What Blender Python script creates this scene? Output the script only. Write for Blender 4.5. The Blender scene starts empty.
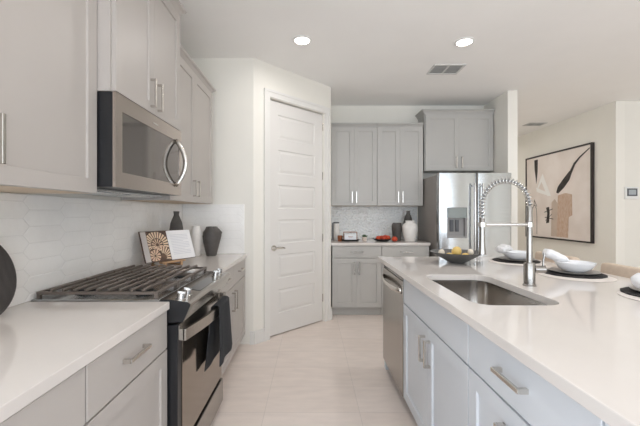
import bpy, bmesh, math, random
from mathutils import Vector, Matrix, noise
R = random.Random(7)
PI = math.pi
SC = bpy.context.scene
COL = SC.collection

# ------------------------------------------------------------------ camera, world, exposure
F, H_CAM, H_CEIL = 345.0, 1.28, 2.795
cd = bpy.data.cameras.new('camera'); cam = bpy.data.objects.new('camera', cd); COL.objects.link(cam)
cam.location = (0, 0, H_CAM); cam.rotation_euler = (PI/2, 0, 0)
cd.sensor_width = 36; cd.lens = F/640*36; cd.shift_x = 8.5/640; cd.clip_start = .02
SC.camera = cam
SC.view_settings.view_transform = 'Standard'; SC.view_settings.look = 'None'
SC.view_settings.gamma = 1; SC.view_settings.use_curve_mapping = False
SC.view_settings.exposure = -0.06
SC.cycles.use_denoising = True
SC.cycles.max_bounces = 10; SC.cycles.diffuse_bounces = 6; SC.cycles.sample_clamp_indirect = 8
WORLD_STRENGTH, WORLD_COL = 5.0, (0.82, 0.905, 1.0, 1)
LAMP_W, LAMP_COL = 4.3, (1.0, 0.975, 0.955)
w = bpy.data.worlds.new('sky'); SC.world = w; w.use_nodes = True
w.node_tree.nodes['Background'].inputs[0].default_value = WORLD_COL
w.node_tree.nodes['Background'].inputs[1].default_value = WORLD_STRENGTH
def portal(name, loc, rot, sx, sy):
    l = bpy.data.lights.new(name, 'AREA'); l.shape = 'RECTANGLE'; l.size = sx; l.size_y = sy
    l.cycles.is_portal = True
    o = bpy.data.objects.new(name, l); o.location = loc; o.rotation_euler = rot; COL.objects.link(o)
REAR_Y, RIGHT_X = -4.0, 5.8
portal('rear_daylight', (1.6, REAR_Y-.13, 1.25), (-PI/2, 0, PI), 5.6, 2.4)
portal('side_daylight', (-1.41, -1.8, 1.25), (0, -PI/2, 0), 2.4, 3.4)

# ------------------------------------------------------------------ materials
def lin(c):
    return tuple(((v/255)/12.92 if v/255 <= .04045 else (((v/255)+.055)/1.055)**2.4) for v in c) + (1,)
def mat(name, rgb, rough=.5, metal=0.0, var=.0, scale=8.0, bump=0.0, bscale=60.0, stretch=None, spec=None, coat=0, rgb2=None, detail=3, bdist=.01):
    m = bpy.data.materials.new(name); m.use_nodes = True
    nt = m.node_tree; N = nt.nodes; L = nt.links; b = N['Principled BSDF']
    b.inputs['Roughness'].default_value = rough; b.inputs['Metallic'].default_value = metal
    if spec is not None: b.inputs['Specular IOR Level'].default_value = spec
    if coat: b.inputs['Coat Weight'].default_value = coat; b.inputs['Coat Roughness'].default_value = .05
    tc = N.new('ShaderNodeTexCoord'); mp = N.new('ShaderNodeMapping')
    L.new(tc.outputs['Object'], mp.inputs[0])
    if stretch: mp.inputs['Scale'].default_value = stretch
    base = lin(rgb)
    if var or rgb2:
        n = N.new('ShaderNodeTexNoise'); n.inputs['Scale'].default_value = scale; n.inputs['Detail'].default_value = detail
        L.new(mp.outputs[0], n.inputs[0])
        cr = N.new('ShaderNodeValToRGB'); cr.color_ramp.elements[0].position = .35; cr.color_ramp.elements[1].position = .65
        if rgb2: a, c = base, lin(rgb2)
        else: a, c = tuple(v*(1-var) for v in base[:3])+(1,), tuple(min(1, v*(1+var)) for v in base[:3])+(1,)
        cr.color_ramp.elements[0].color = a; cr.color_ramp.elements[1].color = c
        L.new(n.outputs[0], cr.inputs[0]); L.new(cr.outputs[0], b.inputs['Base Color'])
    else:
        b.inputs['Base Color'].default_value = base
    if bump:
        n2 = N.new('ShaderNodeTexNoise'); n2.inputs['Scale'].default_value = bscale; n2.inputs['Detail'].default_value = 2
        L.new(mp.outputs[0], n2.inputs[0])
        bp = N.new('ShaderNodeBump'); bp.inputs['Strength'].default_value = bump; bp.inputs['Distance'].default_value = bdist
        L.new(n2.outputs[0], bp.inputs['Height']); L.new(bp.outputs[0], b.inputs['Normal'])
    return m
def emis(name, rgb, s):
    m = mat(name, rgb, .5); b = m.node_tree.nodes['Principled BSDF']
    b.inputs['Emission Color'].default_value = lin(rgb); b.inputs['Emission Strength'].default_value = s
    return m
M = {}
M['wall'] = mat('wall_paint', (238, 235, 227), .85, var=.01, scale=3, bump=.04, bscale=180)
M['wall_cream'] = mat('cream_wall_paint', (242, 239, 231), .85, var=.01, scale=3, bump=.04, bscale=180)
M['ceil'] = mat('ceiling_paint', (248, 247, 245), .95, var=.01, scale=2, bump=.12, bscale=90)
M['trim'] = mat('trim_paint', (232, 230, 226), .4)
M['door'] = mat('door_paint', (228, 225, 221), .45)
M['cab'] = mat('warm_grey_cabinet_paint', (183, 177, 172), .42, var=.012, scale=4)
M['cab_back'] = mat('grey_cabinet_paint', (184, 182, 178), .42, var=.012, scale=4)
M['isl'] = mat('daylit_grey_cabinet_paint', (207, 211, 216), .42, var=.012, scale=4)  # same paint as the other cabinets; cool daylight put into the colour
M['maple'] = mat('maple_underside', (212, 192, 166), .5, var=.05, scale=6, stretch=(1, 12, 12))
M['quartz'] = mat('white_quartz', (221, 215, 210), .05, var=.015, scale=3.5, detail=6)
M['steel'] = mat('brushed_steel', (186, 188, 189), .19, 1, var=.05, scale=3, stretch=(1, 1, 90), bump=.02, bscale=14)
M['steel_h'] = mat('brushed_steel_level_grain', (186, 180, 173), .2, 1, var=.04, scale=3, stretch=(90, 1, 1))
M['steel_mw'] = mat('warm_satin_steel', (190, 180, 172), .24, 1, var=.04, scale=3, stretch=(90, 1, 1))
M['fridge_side'] = mat('taupe_grey_metal_paint', (146, 140, 135), .4)
M['faucet'] = mat('satin_faucet_steel', (160, 157, 153), .24, 1)
M['hose'] = mat('grey_hose', (126, 126, 126), .5)
M['micro_glass'] = mat('smoked_glass', (128, 123, 119), .06, .8)
M['steel_mid'] = mat('satin_steel', (164, 159, 153), .22, 1, var=.04, scale=3, stretch=(90, 1, 1))
M['steel_dark'] = mat('dark_steel', (128, 124, 120), .28, 1, var=.05, scale=4)
M['sink'] = mat('satin_sink_steel', (182, 177, 172), .17, 1, var=.05, scale=4, stretch=(1, 30, 1))
M['nickel'] = mat('brushed_nickel', (205, 201, 195), .24, 1)
M['chrome'] = mat('polished_steel', (214, 213, 211), .14, 1)
M['black'] = mat('black_enamel', (30, 31, 34), .3)
M['blackglass'] = mat('black_glass', (16, 16, 18), .05, coat=.5)
M['ovenglass'] = mat('oven_mirror_glass', (150, 138, 126), .1, .92)
M['iron'] = mat('cast_iron', (112, 102, 95), .4, .4, bump=.2, bscale=300)
M['vase_dark'] = mat('charcoal_ceramic', (86, 82, 79), .6, var=.15, scale=10, bump=.15, bscale=120)
M['vase_white'] = mat('matte_white_ceramic', (240, 236, 231), .7, var=.03, scale=15, bump=.2, bscale=160)
M['china'] = mat('white_china', (238, 240, 243), .2, coat=.4)
M['slate'] = mat('dark_slate_board', (64, 60, 59), .6, var=.15, scale=5, stretch=(2, 12, 20), bump=.2, bscale=90)
M['bowl'] = mat('dark_grey_bowl_clay', (90, 90, 89), .45, var=.1, scale=9)
M['mat_black'] = mat('black_woven_fibre', (44, 42, 41), .85, var=.35, scale=60, bump=.6, bscale=130)
M['mat_cream'] = mat('cream_cloth', (226, 219, 213), .8, bump=.15, bscale=200)
M['plate_grey'] = mat('grey_stoneware', (150, 145, 141), .4, var=.05, scale=9)
M['napkin'] = mat('white_linen', (238, 238, 240), .85, bump=.3, bscale=80)
M['napkin_p'] = mat('printed_linen', (236, 236, 236), .85, rgb2=(206, 206, 208), scale=60, bump=.3, bscale=80)
M['towel'] = mat('charcoal_towel', (48, 49, 52), .95, var=.12, scale=90, bump=.5, bscale=220)
M['stool'] = mat('beige_upholstery', (214, 195, 176), .85, var=.03, scale=40, bump=.2, bscale=260)
M['wood'] = mat('light_wood', (176, 142, 108), .5, var=.12, scale=6, stretch=(1, 10, 10))
M['darkwood'] = mat('dark_wood', (70, 54, 42), .5, var=.12, scale=6, stretch=(10, 10, 1))
M['lemon'] = mat('lemon_peel', (228, 196, 118), .4, var=.06, scale=14, bump=.25, bscale=140)
M['pear'] = mat('pale_pear_skin', (226, 210, 140), .45, var=.08, scale=14)
M['garlic'] = mat('papery_white', (232, 222, 206), .6, var=.05, scale=30)
M['apple'] = mat('red_apple_skin', (186, 44, 32), .3, rgb2=(214, 92, 48), scale=12)
M['stem'] = mat('brown_stem', (84, 62, 40), .7)
M['leaf'] = mat('plant_leaf', (58, 92, 50), .5, var=.2, scale=20)
M['pot'] = mat('blush_pot', (222, 206, 194), .6)
M['soil'] = mat('potting_soil', (58, 44, 36), .95)
M['copper'] = mat('copper_wire', (170, 112, 84), .3, 1)
M['page'] = mat('paper_page', (236, 235, 236), .7)
M['ink'] = mat('grey_print', (206, 206, 212), .7)
M['page_brown'] = mat('photo_dark', (66, 48, 40), .55, rgb2=(104, 78, 62), scale=30)
M['page_cream'] = mat('photo_cream', (226, 200, 172), .55)
M['page_peach'] = mat('photo_peach', (214, 182, 156), .55)
M['page_grey'] = mat('photo_border', (196, 188, 184), .55)
M['plastic_grey'] = mat('light_grey_plastic', (150, 148, 147), .35)
M['display_steel'] = mat('mirror_display', (150, 160, 166), .08, .9)
M['screen'] = mat('grey_screen', (178, 186, 190), .2)
M['frame_grey'] = mat('dark_grey_plastic', (88, 90, 94), .4)
M['plastic'] = mat('white_plastic', (236, 236, 234), .4)
M['vent'] = mat('white_vent_metal', (214, 214, 212), .5)
M['vent_hole'] = mat('vent_duct_grey', (176, 178, 178), .8)
M['canvas'] = mat('canvas_cream', (242, 233, 227), .85, var=.04, scale=3, bump=.1, bscale=200, rgb2=(233, 222, 214))
M['p_black'] = mat('paint_black', (52, 47, 45), .6, var=.3, scale=16)
M['p_white'] = mat('paint_white', (250, 248, 245), .7)
M['p_brown'] = mat('paint_brown', (196, 162, 138), .7, rgb2=(214, 194, 178), scale=9, stretch=(14, 14, 2))
M['p_beige'] = mat('paint_beige', (205, 188, 174), .7, var=.05, scale=5)
M['frame_black'] = mat('black_picture_frame', (50, 44, 42), .45)
M['lamp_lens'] = emis('lamp_lens', (255, 247, 238), 9.0)
M['water'] = M['china']
def floor_mat():
    m = bpy.data.materials.new('beige_floor_tile'); m.use_nodes = True
    nt = m.node_tree; N = nt.nodes; L = nt.links; b = N['Principled BSDF']
    tc = N.new('ShaderNodeTexCoord'); mp = N.new('ShaderNodeMapping'); mp.inputs['Location'].default_value = (.1, .06, 0)
    L.new(tc.outputs['Object'], mp.inputs[0])
    br = N.new('ShaderNodeTexBrick'); br.inputs['Scale'].default_value = 1
    br.inputs['Brick Width'].default_value = .61; br.inputs['Row Height'].default_value = .325
    br.inputs['Mortar Size'].default_value = .0022; br.inputs['Mortar Smooth'].default_value = .3; br.offset = .33; br.offset_frequency = 1
    br.inputs['Color1'].default_value = lin((235, 222, 213)); br.inputs['Color2'].default_value = lin((239, 227, 219))
    br.inputs['Mortar'].default_value = lin((220, 209, 201))
    L.new(mp.outputs[0], br.inputs[0])
    n = N.new('ShaderNodeTexNoise'); n.inputs['Scale'].default_value = 5; n.inputs['Detail'].default_value = 6
    mp2 = N.new('ShaderNodeMapping'); mp2.inputs['Scale'].default_value = (1, 3.5, 1); L.new(tc.outputs['Object'], mp2.inputs[0]); L.new(mp2.outputs[0], n.inputs[0])
    cr = N.new('ShaderNodeValToRGB'); cr.color_ramp.elements[0].color = (.93, .93, .93, 1); cr.color_ramp.elements[1].color = (1.03, 1.03, 1.03, 1)
    cr.color_ramp.elements[0].position = .3; cr.color_ramp.elements[1].position = .7
    L.new(n.outputs[0], cr.inputs[0])
    mx = N.new('ShaderNodeMixRGB'); mx.blend_type = 'MULTIPLY'; mx.inputs[0].default_value = 1
    L.new(br.outputs[0], mx.inputs[1]); L.new(cr.outputs[0], mx.inputs[2]); L.new(mx.outputs[0], b.inputs['Base Color'])
    b.inputs['Roughness'].default_value = .38
    return m
M['floor'] = floor_mat()
def tile_mat(name, rgb, bump, bscale, bdist=.01):
    return mat(name, rgb, .08, bump=bump, bscale=bscale, var=.02, scale=4, spec=.7, bdist=bdist)
M['tile'] = tile_mat('white_glazed_tile', (247, 245, 242), .3, 16)
M['tile_wavy'] = tile_mat('pale_rippled_tile', (250, 253, 255), 1.0, 36, .03); M['tile_wavy'].node_tree.nodes['Principled BSDF'].inputs['Metallic'].default_value = .2
M['grout'] = mat('white_grout', (228, 226, 223), .9)
def glass_mat():
    m = bpy.data.materials.new('window_glass'); m.use_nodes = True
    nt = m.node_tree; N = nt.nodes; L = nt.links; N.remove(N['Principled BSDF'])
    t = N.new('ShaderNodeBsdfTransparent'); g = N.new('ShaderNodeBsdfGlossy'); g.inputs['Roughness'].default_value = .02
    x = N.new('ShaderNodeMixShader'); x.inputs[0].default_value = .06
    L.new(t.outputs[0], x.inputs[1]); L.new(g.outputs[0], x.inputs[2]); L.new(x.outputs[0], N['Material Output'].inputs[0])
    return m
M['glass'] = glass_mat()

# ------------------------------------------------------------------ mesh helpers
class MB:
    def __init__(s): s.bm = bmesh.new()
    def box(s, x0, x1, y0, y1, z0, z1, bev=0.0, mi=0, mx=None, seg=1):
        vs = [s.bm.verts.new((x, y, z)) for x in (x0, x1) for y in (y0, y1) for z in (z0, z1)]
        q = [(0, 1, 3, 2), (4, 6, 7, 5), (0, 4, 5, 1), (2, 3, 7, 6), (0, 2, 6, 4), (1, 5, 7, 3)]
        fs = [s.bm.faces.new([vs[i] for i in f]) for f in q]
        for f in fs: f.material_index = mi
        geo = vs
        if bev:
            r = bmesh.ops.bevel(s.bm, geom=list({e for f in fs for e in f.edges}), offset=bev, segments=seg, affect='EDGES', profile=.5, clamp_overlap=True)
            geo = list({v for f in r['faces'] for v in f.verts} | {v for v in vs if v.is_valid})
            for f in r['faces']: f.material_index = mi
        if mx is not None: bmesh.ops.transform(s.bm, matrix=mx, verts=[v for v in geo if v.is_valid])
        return s
    def face(s, pts, mi=0):
        f = s.bm.faces.new([s.bm.verts.new(p) for p in pts]); f.material_index = mi; return f
    def prism(s, pts, vec, mi=0):
        a = [s.bm.verts.new(p) for p in pts]; b = [s.bm.verts.new(Vector(p)+Vector(vec)) for p in pts]
        n = len(pts); fs = [s.bm.faces.new(a), s.bm.faces.new(b[::-1])]
        for i in range(n): fs.append(s.bm.faces.new((a[i], b[i], b[(i+1) % n], a[(i+1) % n])))
        for f in fs: f.material_index = mi
        return s
    def loft(s, loops, cap0=True, cap1=True, mi=0, closed=True):
        vl = [[s.bm.verts.new(p) for p in lp] for lp in loops]
        n = len(vl[0])
        for a, b in zip(vl, vl[1:]):
            for i in range(n if closed else n-1):
                f = s.bm.faces.new((a[i], a[(i+1) % n], b[(i+1) % n], b[i])); f.material_index = mi
        if cap0: s.bm.faces.new(vl[0][::-1]).material_index = mi
        if cap1: s.bm.faces.new(vl[-1]).material_index = mi
        return s
    def lathe(s, prof, c=(0, 0, 0), n=28, mi=0, cap0=True, cap1=True, fn=None):
        loops = []
        for r, z in prof:
            lp = []
            for i in range(n):
                a = 2*PI*i/n; rr = r*(fn(a, z) if fn else 1)
                lp.append((c[0]+rr*math.cos(a), c[1]+rr*math.sin(a), c[2]+z))
            loops.append(lp)
        return s.loft(loops, cap0, cap1, mi)
    def tube(s, pts, r, n=10, mi=0, cap=True, flat=None):
        P = [Vector(p) for p in pts]; loops = []
        t0 = (P[1]-P[0]).normalized(); up = Vector((0, 0, 1)) if abs(t0.z) < .9 else Vector((0, 1, 0))
        nrm = (up - t0*up.dot(t0)).normalized()
        for i, p in enumerate(P):
            t = (P[min(i+1, len(P)-1)]-P[max(i-1, 0)]).normalized()
            nrm = (nrm - t*nrm.dot(t)).normalized(); bn = t.cross(nrm)
            rr = r[i] if isinstance(r, (list, tuple)) else r
            ra, rb = (rr*flat[0], rr*flat[1]) if flat else (rr, rr)
            loops.append([p + nrm*ra*math.cos(2*PI*k/n) + bn*rb*math.sin(2*PI*k/n) for k in range(n)])
        return s.loft(loops, cap, cap, mi)
    def build(s, name, m, parent=None, smooth=False, angle=None):
        bmesh.ops.remove_doubles(s.bm, verts=s.bm.verts, dist=1e-6)
        bmesh.ops.recalc_face_normals(s.bm, faces=s.bm.faces)
        me = bpy.data.meshes.new(name); s.bm.to_mesh(me); s.bm.free()
        for k in (m if isinstance(m, (list, tuple)) else [m]): me.materials.append(k)
        if smooth:
            for p in me.polygons: p.use_smooth = True
            if angle is not None: me.set_sharp_from_angle(angle=math.radians(angle))
        o = bpy.data.objects.new(name, me); COL.objects.link(o)
        if parent: o.parent = parent
        return o
def tag(o, label, cat, group=None, kind=None):
    o['label'] = label; o['category'] = cat
    if group: o['group'] = group
    if kind: o['kind'] = kind
    return o
def thing(name, label, cat, loc=(0, 0, 0), rz=0.0, group=None):
    o = bpy.data.objects.new(name, None); COL.objects.link(o); o.empty_display_size = .1
    o.location = loc; o.rotation_euler = (0, 0, rz)
    return tag(o, label, cat, group)
def dup(root, loc, label, rz=None):
    r = root.copy(); COL.objects.link(r); r.location = loc; r['label'] = label
    if rz is not None: r.rotation_euler = (0, 0, rz)
    for ch in list(root.children):
        c = ch.copy(); COL.objects.link(c); c.parent = r
        for g in list(ch.children):
            d = g.copy(); COL.objects.link(d); d.parent = c
    return r
def struct(name, mb, m, parent=None, **k):
    o = mb.build(name, m, parent, **k)
    if parent is None: o['kind'] = 'structure'
    return o
def rrect(x0, x1, y0, y1, r, z, n=6):
    pts = []
    for cx, cy, a0 in ((x1-r, y1-r, 0), (x0+r, y1-r, 90), (x0+r, y0+r, 180), (x1-r, y0+r, 270)):
        for i in range(n+1):
            a = math.radians(a0+90*i/n); pts.append((cx+r*math.cos(a), cy+r*math.sin(a), z))
    return pts

# ------------------------------------------------------------------ room shell
XL = -1.268
P0, P1 = Vector((-.566, 3.366, 0)), Vector((.235, 4.157, 0))
YB = 4.875
struct('floor', MB().box(XL-.15, RIGHT_X+.15, REAR_Y-.15, 8.15, -.12, 0), M['floor'])
struct('ceiling', MB().box(XL-.15, RIGHT_X+.15, REAR_Y-.15, 8.15, H_CEIL, H_CEIL+.12), M['ceil'])
struct('wall_pantry_front', MB().box(XL, P0.x, 3.366, 3.47, 0, H_CEIL), M['wall'])
D = (P1-P0).normalized(); NB = Vector((-D.y, D.x, 0))
LEN = (P1-P0).length
DT0, DT1, DZ = .207, 1.0, 2.446
def dpt(t, r, z): return P0 + D*t + NB*r + Vector((0, 0, z))
def diag_box(mb, t0, t1, r0, r1, z0, z1, mi=0):
    mb.prism([dpt(t0, r0, z0), dpt(t1, r0, z0), dpt(t1, r1, z0), dpt(t0, r1, z0)], (0, 0, z1-z0), mi)
mb = MB()
diag_box(mb, 0, DT0-.006, 0, .1, 0, H_CEIL); diag_box(mb, DT1+.006, LEN, 0, .1, 0, H_CEIL); diag_box(mb, DT0-.006, DT1+.006, 0, .1, DZ+.006, H_CEIL)
struct('wall_pantry_door', mb, M['wall'])
struct('wall_pantry_side', MB().box(.135, .235, 4.157, YB, 0, H_CEIL), M['wall'])
struct('wall_back', MB().box(XL, 2.43, YB, YB+.12, 0, H_CEIL), M['wall'])
struct('wall_wing', MB().box(2.43, 2.55, 4.27, 8.0, 0, H_CEIL), M['wall'])
struct('wall_gallery', MB().box(4.12, 4.24, 4.67, 8.0, 0, H_CEIL), M['wall_cream'])
struct('wall_living', MB().box(4.24, RIGHT_X, 4.67, 4.79, 0, H_CEIL), M['wall'])
struct('wall_hall_end', MB().box(2.55, 4.24, 8.0, 8.12, 0, H_CEIL), M['wall'])
# rear wall with a wide sliding glass door, left wall with an added window lighting the island
def wall_with_opening(name, axis, at, t, a0, a1, o0, o1, z0, z1):
    mb = MB()
    for u0, u1, v0, v1 in ((a0, o0, 0, H_CEIL), (o1, a1, 0, H_CEIL), (o0, o1, z1, H_CEIL), (o0, o1, 0, z0)):
        if v1-v0 < .01: continue
        if axis == 'y': mb.box(u0, u1, at, at+t, v0, v1)
        else: mb.box(at, at+t, u0, u1, v0, v1)
    return struct(name, mb, M['wall'])
wall_with_opening('wall_rear', 'y', REAR_Y-.12, .12, XL, RIGHT_X, -1.2, 4.4, .04, 2.45)
wall_with_opening('wall_left', 'x', XL-.12, .12, REAR_Y, YB+.12, -3.5, -.1, .04, 2.45)
struct('wall_right', MB().box(RIGHT_X, RIGHT_X+.12, REAR_Y, 4.79, 0, H_CEIL), M['wall'])
def window(name, axis, at, o0, o1, z0, z1, n):
    mb = MB()
    def b(u0, u1, v0, v1):
        if axis == 'y': mb.box(u0, u1, at, at+.06, v0, v1)
        else: mb.box(at, at+.06, u0, u1, v0, v1)
    b(o0, o1, z0, z0+.05); b(o0, o1, z1-.05, z1)
    for i in range(n+1):
        u = o0+(o1-o0-.06)*i/n; b(u, u+.06, z0+.05, z1-.05)
    o = struct(name, mb, M['trim'])
    g = MB()
    if axis == 'y': g.box(o0+.02, o1-.02, at+.028, at+.034, z0+.02, z1-.02)
    else: g.box(at+.028, at+.034, o0+.02, o1-.02, z0+.02, z1-.02)
    g.build('glass_pane', M['glass'], o)
window('window_1', 'y', REAR_Y-.09, -1.2, 4.4, .04, 2.45, 4)
window('added_side_window', 'x', XL-.09, -3.5, -.1, .04, 2.45, 3)  # unseen side window, placed and widened to light the island fronts

# baseboards
def bb(name, pts):
    mb = MB()
    for (a, b) in zip(pts, pts[1:]):
        a = Vector(a+(0,)); b = Vector(b+(0,)); d = (b-a).normalized(); nf = Vector((d.y, -d.x, 0))
        for th, z0, z1 in ((.016, 0, .105), (.010, .105, .128)):
            mb.prism([a, b, b+nf*th, a+nf*th], (0, 0, z1-z0)) if z0 == 0 else mb.prism([a+Vector((0, 0, z0)), b+Vector((0, 0, z0)), b+nf*th+Vector((0, 0, z0)), a+nf*th+Vector((0, 0, z0))], (0, 0, z1-z0))
    return struct(name, mb, M['trim'])
c0 = DT0-.085; c1 = DT1+.085
bb('baseboard_pantry', [(-.600, 3.366), (P0.x+.004, 3.366), ((P0+D*c0).x, (P0+D*c0).y)])
bb('baseboard_pantry_side', [((P0+D*c1).x, (P0+D*c1).y), (P1.x, P1.y), (P1.x, 4.24)])
bb('baseboard_gallery', [(4.12, 7.99), (4.12, 4.67), (RIGHT_X-.01, 4.67)])
bb('baseboard_wing', [(2.43, 4.27), (2.55, 4.27), (2.55, 7.9)])

# pantry door: casing, leaf with six raised panels, lever, hinges
mb = MB()
for t0, t1, z0, z1 in ((DT0-.085, DT0-.012, 0, DZ+.085), (DT1+.012, DT1+.085, 0, DZ+.085), (DT0-.012, DT1+.012, DZ+.012, DZ+.085)):
    diag_box(mb, t0, t1, -.014, -.0005, z0, z1)
for t0, t1 in ((DT0-.085, DT0-.062), (DT1+.062, DT1+.085)):
    diag_box(mb, t0, t1, -.021, -.0141, 0, DZ+.085)
diag_box(mb, DT0-.062, DT1+.062, -.021, -.0141, DZ+.062, DZ+.085)
struct('trim_1', mb, M['trim'])
drz = math.atan2(D.y, D.x)
W = DT1-DT0
door = bpy.data.objects.new('door_1', None); COL.objects.link(door); door['kind'] = 'structure'
door.location = dpt(DT0, .028, .012); door.rotation_euler = (0, 0, drz); door['label'] = 'white six-panel pantry door set in the angled wall'
dh = DZ-.016
def panelled(mb, w, h, t, panels, dep=.008, slope=.014, raise_=True):
    # front at y=0 facing -y, back at y=t
    xs = sorted({0, w} | {p[0] for p in panels} | {p[1] for p in panels}); zs = sorted({0, h} | {p[2] for p in panels} | {p[3] for p in panels})
    def inp(xm, zm): return any(p[0] < xm < p[1] and p[2] < zm < p[3] for p in panels)
    for xa, xb in zip(xs, xs[1:]):
        for za, zb in zip(zs, zs[1:]):
            if not inp((xa+xb)/2, (za+zb)/2): mb.face([(xa, 0, za), (xb, 0, za), (xb, 0, zb), (xa, 0, zb)])
    for xa, xb, za, zb in panels:
        def ring(i, y): return [(xa+i, y, za+i), (xb-i, y, za+i), (xb-i, y, zb-i), (xa+i, y, zb-i)]
        rings = [ring(0, 0), ring(slope*.4, dep), ring(slope, dep)]
        if raise_: rings += [ring(slope+.022, dep*.25)]
        mb.loft(rings, False, True)
    mb.face([(0, t, 0), (0, t, h), (w, t, h), (w, t, 0)])
    mb.face([(0, 0, 0), (0, 0, h), (0, t, h), (0, t, 0)]); mb.face([(w, 0, 0), (w, t, 0), (w, t, h), (w, 0, h)])
    mb.face([(0, 0, 0), (0, t, 0), (w, t, 0), (w, 0, 0)]); mb.face([(0, 0, h), (w, 0, h), (w, t, h), (0, t, h)])
mb = MB(); panelled(mb, W, dh, .038, [(.125, W-.125, .213+.367*k, .213+.367*k+.25) for k in range(6)], dep=.009, slope=.016)
leaf = mb.build('door_leaf', M['door'], door)
mb = MB(); mb.tube([(.062, 0, .905), (.062, -.012, .905)], .03, 18); mb.tube([(.062, -.012, .905), (.062, -.05, .905)], .011, 10)
mb.tube([(.055, -.05, .905), (.10, -.055, .909), (.15, -.052, .906), (.18, -.045, .898)], [.011, .010, .009, .007], 10)
mb.build('door_handle', M['nickel'], leaf, True, 40)
for z in (.22, .93, 1.66, 2.24):
    mb = MB(); mb.tube([(W+.002, -.007, z), (W+.002, -.007, z+.09)], .007, 8); mb.build('hinge', M['nickel'], door, True, 40)

# ------------------------------------------------------------------ wall tile
def clip(poly, x0, x1, y0, y1):
    for ax, lim, sg in ((0, x0, 1), (0, x1, -1), (1, y0, 1), (1, y1, -1)):
        out = []
        for i in range(len(poly)):
            a, b = poly[i], poly[(i+1) % len(poly)]
            ia, ib = (a[ax]-lim)*sg >= 0, (b[ax]-lim)*sg >= 0
            if ia: out.append(a)
            if ia != ib:
                t = (lim-a[ax])/(b[ax]-a[ax]); out.append((a[0]+(b[0]-a[0])*t, a[1]+(b[1]-a[1])*t))
        poly = out
        if len(poly) < 3: return []
    return poly
def tile_panel(name, fn, u0, u1, v0, v1, L, Hh, p, mt, off=(0, 0), tilt=1.0):
    """fn(u, v, h) -> world point; elongated hexagon tiles in one panel"""
    mb = MB(); g = .0011; t = .0075
    c = [fn(u0, v0, .0008), fn(u1, v0, .0008), fn(u1, v1, .0008), fn(u0, v1, .0008)]
    top = [fn(u0, v0, .0062), fn(u1, v0, .0062), fn(u1, v1, .0062), fn(u0, v1, .0062)]
    mb.loft([c, top], True, True, 1)
    pitch = L-p; i0 = int((u0-off[0])/pitch)-2; i1 = int((u1-off[0])/pitch)+2
    for i in range(i0, i1+1):
        for j in range(int((v0-off[1])/Hh)-2, int((v1-off[1])/Hh)+2):
            cu = off[0]+i*pitch; cv = off[1]+j*Hh+(Hh/2 if i % 2 else 0)
            def hexa(k): return [(cu-L/2+k*1.4, cv), (cu-L/2+p+k*.4, cv-Hh/2+k), (cu+L/2-p-k*.4, cv-Hh/2+k), (cu+L/2-k*1.4, cv), (cu+L/2-p-k*.4, cv+Hh/2-k), (cu-L/2+p+k*.4, cv+Hh/2-k)]
            a = clip(hexa(g), u0, u1, v0, v1); b = clip(hexa(g+.0022), u0+.0015, u1-.0015, v0+.0015, v1-.0015)
            if len(a) < 3 or len(b) < 3: continue
            tx, ty = R.uniform(-.006, .006)*tilt, R.uniform(-.012, .012)*tilt
            lift = lambda q, h: fn(q[0], q[1], h+tx*(q[0]-cu)*.4+ty*(q[1]-cv)*.6)
            if len(a) == len(b): mb.loft([[fn(q[0], q[1], .0055) for q in a], [lift(q, t-.0008) for q in a], [lift(q, t) for q in b]], False, True, 0)
            else: mb.loft([[fn(q[0], q[1], .0055) for q in a], [lift(q, t) for q in a]], False, True, 0)
    o = mb.build(name, [mt, M['grout']]); o['kind'] = 'structure'; return o
ZL, ZC = .885, .914
o = tile_panel('backsplash_left', lambda u, v, h: (XL+.0006+h, u, v), .2, 3.363, ZL+.001, 1.362, .26, .075, .036, M['tile'], (.07, .02))
o['label'] = 'white picket tile backsplash behind the gas range'
o = tile_panel('backsplash_pantry', lambda u, v, h: (u, 3.366-.0006-h, v), XL+.012, -.655, ZL+.001, 1.364, .26, .075, .036, M['tile'], (.1, .02))
o['label'] = 'white picket tile on the short wall beside the door'
o = tile_panel('backsplash_back', lambda u, v, h: (u, YB-.0006-h, v), .238, 1.49, ZC+.001, 1.374, .13, .045, .022, M['tile_wavy'], (.05, .02), 8.0)
o['label'] = 'pale rippled tile backsplash on the back wall'

# ------------------------------------------------------------------ cabinets
def pull(parent, x, z, length, vert, yf, name='handle', label='brushed nickel bar pull'):
    mb = MB(); b = .0068; l = length/2; pj = .032
    if vert:
        mb.box(x-b, x+b, yf-pj, yf-pj+.010, z-l, z+l, .0015)
        for s in (-1, 1): mb.box(x-b, x+b, yf-pj+.008, yf-.0003, z+s*(l-.006)-.0055, z+s*(l-.006)+.0055)
    else:
        mb.box(x-l, x+l, yf-pj, yf-pj+.010, z-b, z+b, .0015)
        for s in (-1, 1): mb.box(x+s*(l-.006)-.0055, x+s*(l-.006)+.0055, yf-pj+.008, yf-.0003, z-b, z+b)
    o = mb.build(name, M['nickel'], parent); o['label'] = label; return o
def front(kind, root, x0, x1, z0, z1, m, handle=None, flat=False):
    mb = MB(); w, h, t = x1-x0, z1-z0, .0195
    if flat: mb.box(0, w, 0, t, 0, h, .0018)
    else: panelled(mb, w, h, t, [(.058, w-.058, .058, h-.058)], dep=.009, slope=.006, raise_=False)
    o = mb.build(kind, m, root); o.location = (x0, -.02, z0)
    if handle:
        v, hx, hz, ln = handle; pull(o, hx-x0, hz-z0, ln, v, 0)
    return o
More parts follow.
